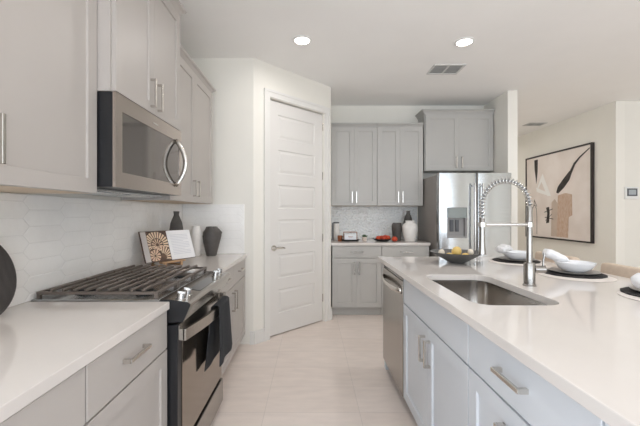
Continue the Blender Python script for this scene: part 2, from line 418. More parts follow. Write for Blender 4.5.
def base_cab(label, loc, rz, wd, dp, ztop, fronts, m, name='base_cabinet', side=None, group=None, low_top=None):
    r = thing(name, label, 'cabinet', loc, rz, group)
    if low_top is None: MB().box(.0005, wd-.0005, 0, dp, .1, ztop, 0).build('body', m, r)
    else:  # open topped carcass, for the sink bowl
        b = MB(); b.box(.0005, wd-.0005, 0, .018, .1, ztop); b.box(.0005, wd-.0005, dp-.018, dp, .1, ztop); b.box(.0005, .0185, .018, dp-.018, .1, ztop)
        b.box(wd-.0185, wd-.0005, .018, dp-.018, .1, ztop); b.box(.0185, wd-.0185, .018, dp-.018, .1, .12); b.build('body', m, r)
    MB().box(.0005, wd-.0005, .06, dp, .001, .0995).build('toe_kick', m, r)
    for f in fronts: front(f[0], r, f[1], f[2], f[3], f[4], m, f[5] if len(f) > 5 else None, f[0] in ('drawer', 'false_front'))
    return r
def crown(root, x0, x1, d, z0, m, h=.05, pr=.042, left=False, right=False):
    prof = [(0, 0), (-.006, 0), (-.010, h*.25), (-pr*.6, h*.65), (-pr*.95, h*.8), (-pr, h), (0, h)]
    mb = MB(); loops = []
    xa = [x0-(-p[0] if left else 0) for p in prof]; xb = [x1+(-p[0] if right else 0) for p in prof]
    if left: loops.append([(xa[i], d, z0+p[1]) for i, p in enumerate(prof)])
    loops.append([(xa[i], -.0005+p[0], z0+p[1]) for i, p in enumerate(prof)])
    loops.append([(xb[i], -.0005+p[0], z0+p[1]) for i, p in enumerate(prof)])
    if right: loops.append([(xb[i], d, z0+p[1]) for i, p in enumerate(prof)])
    mb.loft(loops); return mb.build('crown_molding', m, root)
def upper_cab(label, loc, rz, wd, dp, z0, z1, doors, m, left=False, right=False, group=None, ch=.05, wood=True):
    r = thing('wall_cabinet', label, 'cabinet', loc, rz, group)
    mb = MB(); mb.box(.0005, wd-.0005, 0, dp, z0, z1)
    for f in mb.bm.faces:
        if f.calc_center_median().z < z0+1e-4: f.material_index = 1
    mb.build('body', [m, M['maple'] if wood else m], r)
    for f in doors: front('door', r, f[0], f[1], f[2], f[3], m, f[4])
    crown(r, .0005, wd-.0005, dp, z1+.0005, m, h=ch, left=left, right=right)
    return r
RL, RI = PI/2, -PI/2
XF = -.662                      # carcass front plane of the left run
LT = ZL-.0355
# left run, base
base_cab('grey base cabinet at the lower left picture corner with its drawer cut off', (XF, .222, 0), RL, .760, .60, LT,
         [('drawer', .002, .758, .680, LT-.004, (False, .38, .776, .15)), ('door', .002, .378, .112, .674, (True, .345, .59, .15)), ('door', .381, .758, .112, .674, (True, .735, .59, .15))], M['cab'])
base_cab('grey base cabinet with one bar-pull drawer just in front of the range', (XF, .984, 0), RL, .552, .60, LT,
         [('drawer', .002, .550, .680, LT-.004, (False, .262, .774, .15)), ('door', .002, .550, .112, .674, (True, .03, .50, .155))], M['cab'])
base_cab('grey two-door base cabinet between the range and the pantry wall', (XF, 2.316, 0), RL, 1.03, .60, LT,
         [('drawer', .002, .513, .680, LT-.004, (False, .26, .772, .155)), ('drawer', .517, 1.028, .680, LT-.004, (False, .77, .772, .155)),
          ('door', .002, .513, .112, .674, (True, .47, .56, .155)), ('door', .517, 1.028, .112, .674, (True, .56, .56, .155))], M['cab'])
# left run, wall cabinets
XU = -.958
UZ0, UZ1 = 1.365, 2.405
upper_cab('grey wall cabinet cut off by the left picture edge', (XU, .39, 0), RL, .556, .305, UZ0, UZ1, [(.002, .554, UZ0+.002, UZ1-.004, (True, .5, 1.5, .155))], M['cab'])
upper_cab('big grey single-door wall cabinet left of the microwave', (XU, .949, 0), RL, .561, .305, UZ0, UZ1, [(.002, .559, UZ0+.002, UZ1-.004, (True, .070, 1.5, .15))], M['cab'])
upper_cab('tall grey two-door wall cabinet between microwave and pantry wall', (XU, 2.284, 0), RL, .985, .305, UZ0, UZ1,
          [(.002, .491, UZ0+.002, UZ1-.004, (True, .45, 1.475, .13)), (.494, .983, UZ0+.002, UZ1-.004, (True, .535, 1.475, .13))], M['cab'], right=True)
upper_cab('grey two-door cabinet mounted above the microwave', (-.884, 1.513, 0), RL, .768, .379, 1.817, 2.575,
          [(.012, .383, 1.821, 2.571, (True, .343, 1.925, .155)), (.385, .756, 1.821, 2.571, (True, .427, 1.925, .155))], M['cab'], left=True, right=True, ch=.055, wood=False)
# back run
YF = 4.279
BT = ZC-.0355
base_cab('grey two-door base cabinet against the back wall beside the pantry', (.256, YF, 0), 0, .61, .585, BT,
         [('drawer', .002, .608, .726, BT-.004, (False, .305, .80, .15)), ('door', .002, .304, .118, .72, (True, .275, .60, .155)), ('door', .306, .608, .118, .72, (True, .335, .60, .155))], M['cab_back'])
base_cab('grey base cabinet against the back wall beside the refrigerator', (.868, YF, 0), 0, .587, .585, BT,
         [('drawer', .002, .585, .726, BT-.004, (False, .30, .80, .15)), ('door', .002, .292, .118, .72, (True, .262, .60, .155)), ('door', .295, .585, .118, .72, (True, .325, .60, .155))], M['cab_back'])
YU = 4.595
for x0, lb in ((.262, 'grey two-door wall cabinet over the back counter, next to the pantry corner'), (.872, 'grey two-door wall cabinet over the back counter, next to the refrigerator')):
    wd = .608
    upper_cab(lb, (x0, YU, 0), 0, wd, .275, 1.377, 2.42, [(.002, .303, 1.379, 2.416, (True, .275, 1.49, .15)), (.305, wd-.002, 1.379, 2.416, (True, .333, 1.49, .15))], M['cab_back'])
upper_cab('grey two-door cabinet mounted above the stainless refrigerator', (1.503, YU, 0), 0, .92, .275, 1.84, 2.592,
          [(.012, .451, 1.845, 2.588, (True, .415, 1.95, .15)), (.453, .905, 1.845, 2.588, (True, .489, 1.95, .15))], M['cab_back'], left=True, right=False, ch=.06, wood=False)

# countertops
def slab(name, label, x0, x1, y0, y1, zt, t=.034):
    return tag(MB().box(x0, x1, y0, y1, zt-t, zt, .0025, seg=2).build(name, M['quartz']), label, 'countertop')
slab('countertop', 'white quartz countertop in the left foreground, in front of the range', XL+.001, -.633, .2, 1.540, ZL)
slab('countertop', 'white quartz countertop between the range and the pantry wall', XL+.001, -.633, 2.312, 3.3655, ZL)
slab('countertop', 'white quartz countertop along the back wall', .2355, 1.462, 4.236, YB-.001, ZC)

# ------------------------------------------------------------------ island
XI = .605                       # carcass front plane
IX0, IX1, IY0, IY1 = .559, 1.785, -.25, 2.90
SK = (.656, 1.022, 1.37, 2.05)
mb = MB()
outer = [(IX0, IY0), (IX1, IY0), (IX1, IY1), (IX0, IY1)]
inner = [(p[0], p[1]) for p in rrect(SK[0], SK[1], SK[2], SK[3], .08, 0)]
def ring_e(pts):
    vs = [mb.bm.verts.new((p[0], p[1], ZC)) for p in pts]
    return [mb.bm.edges.new((vs[i], vs[(i+1) % len(vs)])) for i in range(len(vs))]
ed = ring_e(outer)+ring_e(inner)
fl = bmesh.ops.triangle_fill(mb.bm, use_beauty=True, edges=ed)
fs = [g for g in fl['geom'] if isinstance(g, bmesh.types.BMFace)]
ex = bmesh.ops.extrude_face_region(mb.bm, geom=fs)
bmesh.ops.translate(mb.bm, vec=(0, 0, -.034), verts=[g for g in ex['geom'] if isinstance(g, bmesh.types.BMVert)])
io = tag(mb.build('countertop', M['quartz']), 'white quartz island countertop with an undermount sink opening', 'countertop')
bv = io.modifiers.new('edge', 'BEVEL'); bv.width = .003; bv.segments = 2; bv.limit_method = 'ANGLE'; bv.angle_limit = math.radians(50)
IT = ZC-.0355
base_cab('grey double-door sink cabinet in the island beside the dishwasher', (XI, 2.195, 0), RI, .907, .585, IT,
         [('false_front', .002, .905, .712, IT-.004), ('door', .002, .452, .112, .705, (True, .415, .582, .135)), ('door', .455, .905, .112, .705, (True, .492, .582, .135))], M['isl'], low_top=True)
base_cab('grey island cabinet with one drawer over a pull-out door', (XI, 1.286, 0), RI, .592, .585, IT,
         [('drawer', .002, .590, .712, IT-.004, (False, .288, .798, .14)), ('door', .002, .590, .112, .705, (False, .305, .636, .14))], M['isl'])
base_cab('grey island cabinet at the lower right picture corner', (XI, .692, 0), RI, .86, .585, IT,
         [('drawer', .002, .858, .712, IT-.004, (False, .50, .79, .165)), ('door', .002, .429, .112, .705, (True, .40, .53, .17)), ('door', .432, .858, .112, .705, (True, .46, .53, .17))], M['isl'])
mb = MB(); mb.box(XI, 1.40, 2.811, 2.866, .001, IT, .002); mb.box(1.215, 1.40, -.168, 2.810, .001, IT, .002)
tag(mb.build('island_panel', M['isl']), 'grey end and knee panel of the island behind the dishwasher', 'panel')
# dishwasher
dw = thing('dishwasher', 'stainless dishwasher in the far end of the island', 'dishwasher', (XI, 2.806, 0), RI)
MB().box(.003, .602, .002, .57, .09, .862).build('body', M['black'], dw)
MB().box(.003, .602, .05, .09, .002, .0895).build('toe_kick', M['black'], dw)
d = MB().box(.004, .601, -.024, .0015, .105, .842, .004, seg=2).build('door', M['steel_mid'], dw)
MB().box(.006, .599, -.018, .0015, .8425, .862, .003).build('control_strip', M['blackglass'], dw)
pts = [(.03+.545*i/14, -.024-.042*min(1, math.sin(PI*i/14)**.6 if 0 < i < 14 else 0), .775) for i in range(15)]
MB().tube(pts, .013, 10, flat=(1.35, .8)).build('handle', M['nickel'], d, True)
# sink
sk = thing('sink', 'stainless undermount sink set in the island countertop', 'sink', ((SK[0]+SK[1])/2, (SK[2]+SK[3])/2, .65))
hx, hy = (SK[1]-SK[0])/2, (SK[3]-SK[2])/2
def sl(o, z, r): return rrect(-hx-o, hx+o, -hy-o, hy+o, r, z-.65)
mb = MB()
mb.loft([sl(.02, .8785, .1), sl(.004, .8785, .094), sl(.003, .86, .093), sl(-.004, .72, .09), sl(-.02, .69, .08), sl(-.06, .678, .06), sl(-.12, .674, .03), sl(-.12, .664, .03), sl(-.02, .672, .09), sl(.008, .72, .1), sl(.02, .8770, .1)], False, False)
mb.bm.faces.new([v for v in mb.bm.verts][0:0] or [mb.bm.verts.new(p) for p in sl(-.12, .674, .03)])
mb.build('basin', M['sink'], sk, True, 50)
mb = MB(); mb.lathe([(.045, .0245), (.045, .027), (.036, .028), (.03, .0255), (.012, .0255), (.010, .032), (.004, .034)], n=24); mb.build('drain', M['chrome'], sk, True, 40)

# ------------------------------------------------------------------ faucet
fx, fy = 1.096, 1.735
fa = thing('kitchen_faucet', 'tall steel spring-neck kitchen faucet standing behind the sink', 'faucet', (fx, fy, ZC+.0005))
mb = MB(); mb.lathe([(.030, 0), (.030, .004), (.026, .008), (.026, .112), (.024, .116)], n=24); mb.build('base', M['faucet'], fa, True, 40)
mb = MB(); mb.lathe([(.0135, .116), (.0135, .395), (.011, .40)], n=20); mb.build('pole', M['faucet'], fa, True, 40)
ctr = []
Rr = .119
for i in range(6): ctr.append(Vector((0, 0, .40+.01*i/5)))
for i in range(1, 33):
    a = PI*i/32; ctr.append(Vector((-Rr+Rr*math.cos(a), 0, .41+Rr*math.sin(a))))
for i in range(1, 9): ctr.append(Vector((-2*Rr, 0, .41-.075*i/8)))
mb = MB(); mb.tube(ctr, .0055, 10); mb.build('hose', M['hose'], fa, True)
# spring coil along the hose
acc = [0]
for a, b in zip(ctr, ctr[1:]): acc.append(acc[-1]+(b-a).length)
def on(s):
    for i in range(len(acc)-1):
        if s <= acc[i+1]+1e-9:
            t = (s-acc[i])/max(1e-9, acc[i+1]-acc[i]); return ctr[i].lerp(ctr[i+1], t), (ctr[i+1]-ctr[i]).normalized()
    return ctr[-1], (ctr[-1]-ctr[-2]).normalized()
turns = 27; hp = []
for k in range(turns*10+1):
    s = acc[-1]*k/(turns*10); p, t = on(s); bn = Vector((0, 1, 0)); nm = t.cross(bn)
    a = 2*PI*k/10; hp.append(p+nm*  .0132*math.cos(a)+bn*  .0132*math.sin(a))
mb = MB(); mb.tube(hp, .0029, 6); mb.build('spring', M['chrome'], fa, True)
mb = MB(); mb.lathe([(.009, .34), (.012, .335), (.0135, .27), (.015, .20), (.019, .165), (.019, .158), (.012, .156)], c=(-2*Rr, 0, 0), n=20); mb.build('spray_head', M['faucet'], fa, True, 40)
mb = MB(); mb.tube([(-2*Rr+.014, 0, .307), (-.012, 0, .307)], .009, 12); mb.lathe([(.0205, .296), (.0205, .318), (.0165, .318), (.0165, .296), (.0205, .296)], c=(-2*Rr, 0, 0), n=18, cap0=False, cap1=False)
mb.lathe([(.018, .296), (.018, .318)], n=18); mb.build('support_arm', M['chrome'], fa, True, 40)
mb = MB(); mb.tube([(.024, 0, .083), (.074, -.004, .083)], .0185, 16); mb.tube([(.066, -.004, .098), (.068, -.004, .13), (.073, -.004, .165)], [.005, .0045, .0055], 8); mb.build('lever', M['faucet'], fa, True, 40)

# ------------------------------------------------------------------ refrigerator
fr = thing('refrigerator', 'stainless french-door refrigerator with a water dispenser', 'refrigerator', (1.497, 4.06, 0))
FW = .868
MB().box(0, FW, .075, .79, .03, 1.735, .004).build('body', M['fridge_side'], fr)
MB().box(.05, FW-.05, .10, .70, .002, .03).build('base', M['black'], fr)
z0, z1 = .72, 1.752
# bowed doors, the left one with a dispenser recess
def bowed(x0, x1, za, zb, hole=None, bow=.012, n=28):
    mb = MB(); xs = [x0+(x1-x0)*i/n for i in range(n+1)]; xc, hw = (x0+x1)/2, (x1-x0)/2
    if hole: xs = sorted(set([x for x in xs if min(abs(x-hole[0]), abs(x-hole[1])) > .006]+[hole[0], hole[1]]))
    def yy(x): return bow*((x-xc)/hw)**2 + (.012*max(0, (abs(x-xc)/hw-.94)/.06)**2)
    zs = [za]+([hole[2], hole[3]] if hole else [])+[zb]
    for p, q in zip(xs, xs[1:]):
        for u, v in zip(zs, zs[1:]):
            if hole and hole[0]-1e-6 <= (p+q)/2 <= hole[1] and hole[2] <= (u+v)/2 <= hole[3]: continue
            mb.face([(p, yy(p), u), (q, yy(q), u), (q, yy(q), v), (p, yy(p), v)])
        for z in (za, zb): mb.face([(p, yy(p), z), (q, yy(q), z), (q, .07, z), (p, .07, z)])
    for x in (x0, x1):
        for u, v in zip(zs, zs[1:]): mb.face([(x, yy(x), u), (x, .07, u), (x, .07, v), (x, yy(x), v)])
    if hole:
        h = hole
        for x in h[:2]: mb.face([(x, yy(x), h[2]), (x, .056, h[2]), (x, .056, h[3]), (x, yy(x), h[3])])
        hx = [x for x in xs if h[0]-1e-6 <= x <= h[1]+1e-6]
        for p, q in zip(hx, hx[1:]):
            for z in h[2:]: mb.face([(p, yy(p), z), (q, yy(q), z), (q, .056, z), (p, .056, z)])
        mb.face([(h[0], .056, h[2]), (h[1], .056, h[2]), (h[1], .056, h[3]), (h[0], .056, h[3])])
    mb.face([(x0, .07, za), (x1, .07, za), (x1, .07, zb), (x0, .07, zb)])
    return mb
xw = .449
ax0, ax1, az0, az1 = .10, .335, .985, 1.345
dlo = bowed(0, xw, z0, z1, (ax0, ax1, az0, az1)).build('door', M['steel'], fr, True, 35)
mb = MB(); mb.box(ax0+.004, ax1-.004, -.003, .01, 1.225, az1-.004, .002); mb.build('dispenser_display', M['display_steel'], dlo)
mb = MB(); mb.box(ax0+.004, ax1-.004, .045, .0548, az0+.004, 1.222); mb.box(ax0+.004, ax0+.02, .004, .045, az0+.004, 1.222); mb.box(ax1-.02, ax1-.004, .004, .045, az0+.004, 1.222); mb.box(ax0+.002, ax1-.002, -.006, .045, az0+.001, az0+.022); mb.build('dispenser_recess', M['plastic_grey'], dlo)
for px in (.045, .11): MB().box(ax0+px, ax0+px+.045, .030, .0445, 1.06, 1.20, .004).build('dispenser_paddle', M['frame_grey'], dlo)
dro = bowed(xw+.006, FW, z0, z1).build('door', M['steel'], fr, True, 35)
fdr = bowed(0, FW, .06, z0-.008).build('freezer_drawer', M['steel'], fr, True, 35)
for o, x in ((dlo, xw-.045), (dro, xw+.051)):
    mb = MB(); mb.tube([(x, -.045, .80), (x, -.05, 1.0), (x, -.052, 1.3), (x, -.05, 1.55), (x, -.045, 1.63)], .016, 12, flat=(1.0, .75))
    for z in (.83, 1.60): mb.tube([(x, -.04, z), (x, .0, z)], .011, 8)
    mb.build('handle', M['chrome'], o, True, 50)
fd = fdr
mb = MB(); mb.tube([(.12, -.05, .62), (FW-.12, -.05, .62)], .014, 12)
for x in (.15, FW-.15): mb.tube([(x, -.045, .62), (x, 0, .62)], .01, 8)
mb.build('drawer_handle', M['chrome'], fd, True, 50)

# ------------------------------------------------------------------ gas range (local x = along the wall, local -y = towards the aisle)
RX = -.66
rg = thing('gas_range', 'stainless slide-in gas range with black grates in the left counter run', 'range', (RX, 1.546, 0), RL)
RW = .760
MB().box(.001, RW-.001, 0, .596, .02, .872).build('body', M['black'], rg)
for x in (.06, RW-.06):
    for y in (.06, .54): mb = MB(); mb.lathe([(.018, .0), (.018, .0195)], c=(x, y, 0), n=12); mb.build('foot', M['black'], rg)
mb = MB(); mb.box(.001, RW-.001, .02, .600, .8725, .8915, .003); mb.build('cooktop', M['steel'], rg)
mb = MB()
prof = [(.0195, .8725), (.0195, .892), (-.02, .892), (-.105, .880), (-.118, .871), (-.116, .862), (-.085, .792), (-.003, .785), (-.003, .8725)]
mb.prism([(.002, p[0], p[1]) for p in prof], (RW-.004, 0, 0)); cp = mb.build('control_panel', M['steel_mid'], rg)
mb = MB(); mb.prism([(-.0, p[0], p[1]) for p in prof], (.0019, 0, 0)); mb.build('end_cap', M['black'], rg)
tilt = Matrix.Translation((0, -.062, .8865)) @ Matrix.Rotation(math.atan2(.012, .085), 4, 'X')
MB().box(.22, .54, -.028, .028, -.002, .0012, 0, mx=tilt).build('display', M['blackglass'], cp)
for x in (.034, .112, .60, .68):
    mb = MB(); mb.lathe([(.023, -.002), (.023, .004), (.019, .006), (.0185, .026), (.016, .029)], n=20)
    mb.box(-.004, .004, -.018, .018, .0285, .036, .001)
    bmesh.ops.transform(mb.bm, matrix=Matrix.Translation((x, 0, 0)) @ tilt, verts=mb.bm.verts)
    mb.build('knob', M['chrome'], cp, True, 35)
# burners and grates
BUR = [(.15, .16), (.15, .44), (.38, .30), (.61, .16), (.61, .44)]
for x, y in BUR:
    mb = MB(); mb.lathe([(.055, .8925), (.055, .897), (.042, .899), (.040, .908), (.032, .911), (.0, .911)][:5], c=(x, y, 0), n=24); mb.build('burner', M['black'], rg, True, 40)
for k in range(3):
    x0, x1 = .012+.2465*k, .012+.2465*k+.243; mb = MB(); zt = .932
    y0, y1 = .035, .585
    # frame
    for (a, b, c, e) in ((x0, x1, y0, y0+.016), (x0, x1, y1-.016, y1), (x0, x0+.014, y0+.016, y1-.016), (x1-.014, x1, y0+.016, y1-.016)):
        mb.box(a, b, c, e, zt-.022, zt-.0085, .002)
    # fingers along the wall
    n = 10
    for i in range(1, n):
        yy = y0+.016+(y1-y0-.032)*i/n
        mb.box(x0+.002, x1-.002, yy-.007, yy+.007, zt-.008, zt+.005, .003)
    for a in (x0+.002, x1-.016):
        for c in (y0+.001, y1-.017): mb.box(a, a+.014, c, c+.016, .8926, zt-.02)
    mb.build('grate', M['iron'], rg)
# oven door, handle, drawer
od = MB().box(.004, RW-.004, -.058, -.001, .195, .776, .003).build('oven_door', M['black'], rg)
MB().box(.05, RW-.012, -.0625, -.0582, .20, .70, .0015).build('door_glass', M['ovenglass'], od)
MB().box(.012, RW-.012, -.0625, -.0582, .705, .772, .0015).build('top_trim', M['steel_h'], od)
n = 22; mb = MB(); lo = []
for i in range(n+1):
    u = i/n; x = .012+(RW-.024)*u; y = -.085-.045*math.sin(PI*u)
    lo.append([(x, y-.008, .704), (x, y+.006, .704), (x, y+.006, .756), (x, y-.008, .756)])
mb.loft(lo)
for x0 in (.012, RW-.042): mb.box(x0, x0+.03, -.086, -.0627, .704, .756, .001)
mb.build('handle', M['nickel'], od)
MB().box(.004, RW-.004, -.07, -.001, .035, .183, .003).build('drawer', M['steel_mid'], rg)

# towel over the oven handle
n, mseg = 26, 40
def towel():
    mb = MB(); yb0, yb1 = 1.905, 2.125; rows = []
    path = []
    xb = -.660+.129; zb = .758
    for i in range(14): path.append((xb-.021-.018*(1-i/13)**1.5, .425+(zb-.425)*i/13, 'b', 1-i/13))
    for i in range(1, 8):
        a = PI-PI*i/8; path.append((xb+.0175*math.cos(a), zb+.010*math.sin(a), 't', 0))
    for i in range(18): path.append((xb+.0205+.010*(i/17)**1.3, zb-(zb-.458)*i/17, 'f', i/17))
    for X, Z, kd, u in path:
        row = []
        for j in range(n+1):
            v = j/n; cy = (yb0+yb1)/2+(-.012*u if kd == 'f' else -.015*u)
            y = cy+(v-.5)*(yb1-yb0)*(1+(.45 if kd == 'f' else .28)*u)
            amp = (.012 if kd == 'f' else .004)*min(1, u*2)
            fold = amp*(.5+.5*math.sin(v*2*PI*1.6+(.4 if kd == 'f' else 1.7)))
            z = Z-.004*u*math.sin(PI*v)
            row.append((X+(fold if kd == 'f' else -fold), y, z))
        rows.append(row)
    mb.loft(rows, False, False, closed=False)
    o = mb.build('kitchen_towel', M['towel'], None, True)
    sm = o.modifiers.new('thickness', 'SOLIDIFY'); sm.thickness = .004; sm.offset = 1
    return tag(o, 'charcoal kitchen towel draped over the oven door handle', 'towel')
towel()

# ------------------------------------------------------------------ microwave
mw = thing('microwave', 'stainless over-the-range microwave with a bowed handle', 'microwave', (-.901, 1.517, 1.395), RL)
MWW = .766; MH = .420
MB().box(.001, MWW-.001, -.026, .358, 0, MH, .002).build('body', M['black'], mw)
wx0, wx1, wz0, wz1 = .056, .735, .070, .345
mb = MB()
for b in ((0, wx0, 0, MH), (wx1, MWW, 0, MH), (wx0, wx1, 0, wz0), (wx0, wx1, wz1, MH)): mb.box(b[0], b[1], -.039, -.0262, b[2], b[3])
md = mb.build('door', M['steel_mw'], mw)
MB().box(wx0, wx1, -.036, -.0263, wz0, wz1).build('window', M['micro_glass'], md)
MB().box(.36, .42, -.0405, -.0392, .372, .381).build('nameplate', M['chrome'], md)
pts = [(.672, -.039-.062*math.sin(PI*i/16)**.8 if 0 < i < 16 else -.037, .06+.285*i/16) for i in range(17)]
MB().tube(pts, .0125, 12, flat=(1.2, .75)).build('handle', M['nickel'], md, True)
mb = MB(); mb.box(.005, MWW-.06, .06, .350, -.014, -.0005, .002)
for i in range(2): mb.box(.06+.32*i, .34+.32*i, .09, .30, -.018, -.0141)
mb.build('vent_grille', M['steel'], mw)

# ------------------------------------------------------------------ things on the left counter
zc = ZL+.0008
def vase(name, label, cat, loc, prof, m, n=32, fn=None, group=None, inner=True):
    pr = list(prof)
    if inner:
        r, z = pr[-1]; pr += [(r-.006, z+.001), (r-.010, z-.02), (r-.008, z-.05)]
    mb = MB(); mb.lathe(pr, n=n, fn=fn); o = mb.build(name, m, None, True, 60); o.location = loc
    return tag(o, label, cat, group)
bottle_prof = lambda h, r: [(r*.62, 0), (r*.72, .004), (r*.9, h*.18), (r, h*.42), (r*.97, h*.58), (r*.8, h*.76), (r*.45, h*.885), (r*.36, h*.92), (r*.36, h*.95), (r*.42, h)]
vase('bottle_vase', 'tall charcoal bottle vase standing behind the open cookbook', 'vase', (-1.155, 2.95, zc), bottle_prof(.408, .06), M['vase_dark'])
vase('vase', 'plain matte white vase between the cookbook and the charcoal vase', 'vase', (-1.06, 3.165, zc), [(.036, 0), (.04, .004), (.05, .07), (.056, .14), (.054, .2), (.042, .245), (.036, .262), (.038, .277)], M['vase_white'])
def crumple(a, z):
    k = max(0, min(1, (z-.12)/.10)); return 1+k*(.20*math.sin(3*a+.2)+.14*math.sin(5*a+z*60))
pf = [(.042, 0), (.046, .004), (.060, .06), (.075, .13), (.079, .18), (.074, .215), (.062, .245), (.05, .262), (.046, .268)]
vase('crumpled_vase', 'charcoal vase with a crumpled rim at the end of the left counter', 'vase', (-.925, 3.19, zc), pf, M['vase_dark'], 40, crumple)
# round board leaning on the tile
bo = MB(); bo.lathe([(.152, -.008), (.163, -.006), (.167, 0), (.163, .006), (.152, .008)], n=48)
board = bo.build('round_board', M['slate'], None, True, 50)
board.rotation_euler = (0, math.radians(76), 0); board.location = (XL+.071, 1.225, ZL+.166)
tag(board, 'dark round serving board leaning on the tile at the left picture edge', 'board')
# cookbook on an easel
bx, by = -1.058, 2.575
brz = math.atan2(.86, .51)
st = thing('book_stand', 'low wooden stand holding up the open cookbook', 'stand', (bx, by, zc), brz)
MB().box(-.10, .10, -.055, -.012, .030, .042, .002).build('ledge', M['wood'], st)
mb = MB(); mb.prism([(-.085, -.015, .0425), (.085, -.015, .0425), (.085, -.008, .0425), (-.085, -.008, .0425)], (0, .070, .19)); mb.build('back_rest', M['wood'], st)
for x in (-.07, .07):
    mb = MB(); mb.box(x-.008, x+.008, -.05, .11, .0, .012, .002); mb.box(x-.008, x+.008, -.05, -.034, .012, .0298); mb.prism([(x-.006, .094, .0121), (x+.006, .094, .0121), (x+.006, .106, .0121), (x-.006, .106, .0121)], (0, -.045, .155)); mb.build('leg', M['wood'], st)
ln = math.atan2(.07, .19)
bk = thing('cookbook', 'open cookbook with a photo page and a text page on its stand', 'book', (bx, by, zc), brz)
base = Matrix.Translation((0, -.026, .044)) @ Matrix.Rotation(-ln, 4, 'X')
def bkbuild(mb, name, m, parent):
    bmesh.ops.transform(mb.bm, matrix=base, verts=mb.bm.verts); return mb.build(name, m, parent)
PW, PH = .212, .226
bkbuild(MB().box(-PW-.004, PW+.004, -.002, .002, 0, PH+.006), 'cover', M['page_brown'], bk)
lp = bkbuild(MB().prism([(-PW, -.008, .002), (0, -.004, .002), (0, -.0022, .002), (-PW, -.0022, .002)], (0, 0, PH)), 'photo_page', M['page_brown'], bk)
rp = bkbuild(MB().prism([(0, -.004, .002), (PW, -.008, .002), (PW, -.0022, .002), (0, -.0022, .002)], (0, 0, PH)), 'text_page', M['page'], bk)
def py(x): return -.004-.004*abs(x)/PW-.0004
mb = MB()
mb.face([(x, py(x), z) for x, z in ((-PW, .003), (-PW+.042, .003), (-PW+.042, PH), (-PW, PH))], 0)
def fan(cx, cz, r0, r1, a0, a1, nn, mi, th=.55):
    for i in range(nn):
        a = a0+(a1-a0)*(i+.5)/nn; da = (a1-a0)/nn*th/2; q = []
        for rr, s in ((r0, -1), (r1, -1), (r1, 1), (r0, 1)):
            x = cx+rr*math.cos(a+s*da); z = cz+rr*math.sin(a+s*da)
            x = min(-.004, max(-PW+.044, x)); z = min(PH-.004, max(.006, z)); q.append((x, z))
        area = abs(sum(q[k][0]*q[(k+1) % 4][1]-q[(k+1) % 4][0]*q[k][1] for k in range(4)))
        if area > 1e-6: mb.face([(x, py(x)-.0002*mi, z) for x, z in q], mi)
fan(-.095, .125, .012, .045, 0, 2*PI, 12, 2); fan(-.095, .125, .05, .10, -.3, PI+.3, 15, 1, .62)
fan(-.13, .045, .008, .045, 0, 2*PI, 10, 2, .7); fan(-.07, .03, .03, .085, -.6, 1.7, 8, 1, .55); fan(-.13, .05, .05, .07, .5, 2.8, 9, 1)
bkbuild(mb, 'photo_print', [M['page_grey'], M['page_cream'], M['page_peach']], lp)
mb = MB()
for i in range(13):
    z = .19-.0125*i; x1 = PW-.03-(.05 if i % 5 == 4 else 0)
    mb.face([(.025, py(.025), z), (x1, py(x1), z), (x1, py(x1), z+.0035), (.025, py(.025), z+.0035)])
bkbuild(mb, 'text_lines', M['ink'], rp)

# ------------------------------------------------------------------ things on the back counter
zb = ZC+.0008
vase('vase', 'big matte white shouldered vase on the back counter', 'vase', (1.275, 4.47, zb), [(.062, 0), (.066, .004), (.085, .08), (.098, .15), (.099, .18), (.088, .215), (.062, .235), (.055, .24), (.055, .258), (.06, .266)], M['vase_white'])
pf2 = [(.048, 0), (.052, .004), (.058, .08), (.066, .14), (.068, .17), (.062, .20), (.052, .225), (.047, .235)]
vase('crumpled_vase', 'charcoal crumpled vase beside the white vase on the back counter', 'vase', (1.125, 4.55, zb), pf2, M['vase_dark'], 40, lambda a, z: 1+max(0, min(1, (z-.13)/.08))*(.10*math.sin(3*a+.6)+.07*math.sin(5*a+z*60)))
vase('bottle_vase', 'tall charcoal bottle vase behind the white vase on the back counter', 'vase', (1.31, 4.68, zb), bottle_prof(.395, .062), M['vase_dark'])
# canister in the corner
cn = thing('canister', 'tall white cylinder canister with a dark rim in the back corner', 'canister', (.335, 4.66, zb))
mb = MB(); mb.lathe([(.036, 0), (.038, .003), (.038, .225)], n=24); mb.build('body', M['vase_white'], cn, True, 40)
mb = MB(); mb.lathe([(.040, .2255), (.040, .24), (.037, .243)], n=24); mb.build('lid', M['frame_grey'], cn, True, 40)
mb = MB(); mb.box(-.055, -.040, -.015, .015, 0, .235, .002); mb.build('clamp', M['frame_grey'], cn)
cu = thing('copper_mug', 'small copper mug in front of the white canister', 'mug', (.372, 4.50, zb))
mb = MB(); mb.lathe([(.028, 0), (.030, .003), (.034, .07), (.032, .071), (.029, .01)], n=24); mb.build('body', M['copper'], cu, True, 40)
mb = MB(); mb.tube([(.033, 0, .058), (.052, 0, .055), (.056, 0, .035), (.050, 0, .018), (.031, 0, .014)], .004, 8); mb.build('handle', M['darkwood'], cu, True)
tr = thing('oval_tray', 'black oval tray holding a copper caddy on the back counter', 'tray', (.505, 4.50, zb))
mb = MB(); lo = []
for r, z in ((.85, 0), (1.0, .022), (.95, .022), (.82, .006)): lo.append([(.125*r*math.cos(2*PI*i/28), .07*r*math.sin(2*PI*i/28), z) for i in range(28)])
mb.loft(lo); mb.build('dish', M['black'], tr, True, 40)
cc = thing('copper_caddy', 'copper wire caddy with white panels on the black tray', 'caddy', (.505, 4.50, zb+.0066))
mb = MB()
for y in (-.035, .035):
    mb.tube([(-.085, y, 0), (-.085, y, .11), (.085, y, .11), (.085, y, 0)], .004, 8)
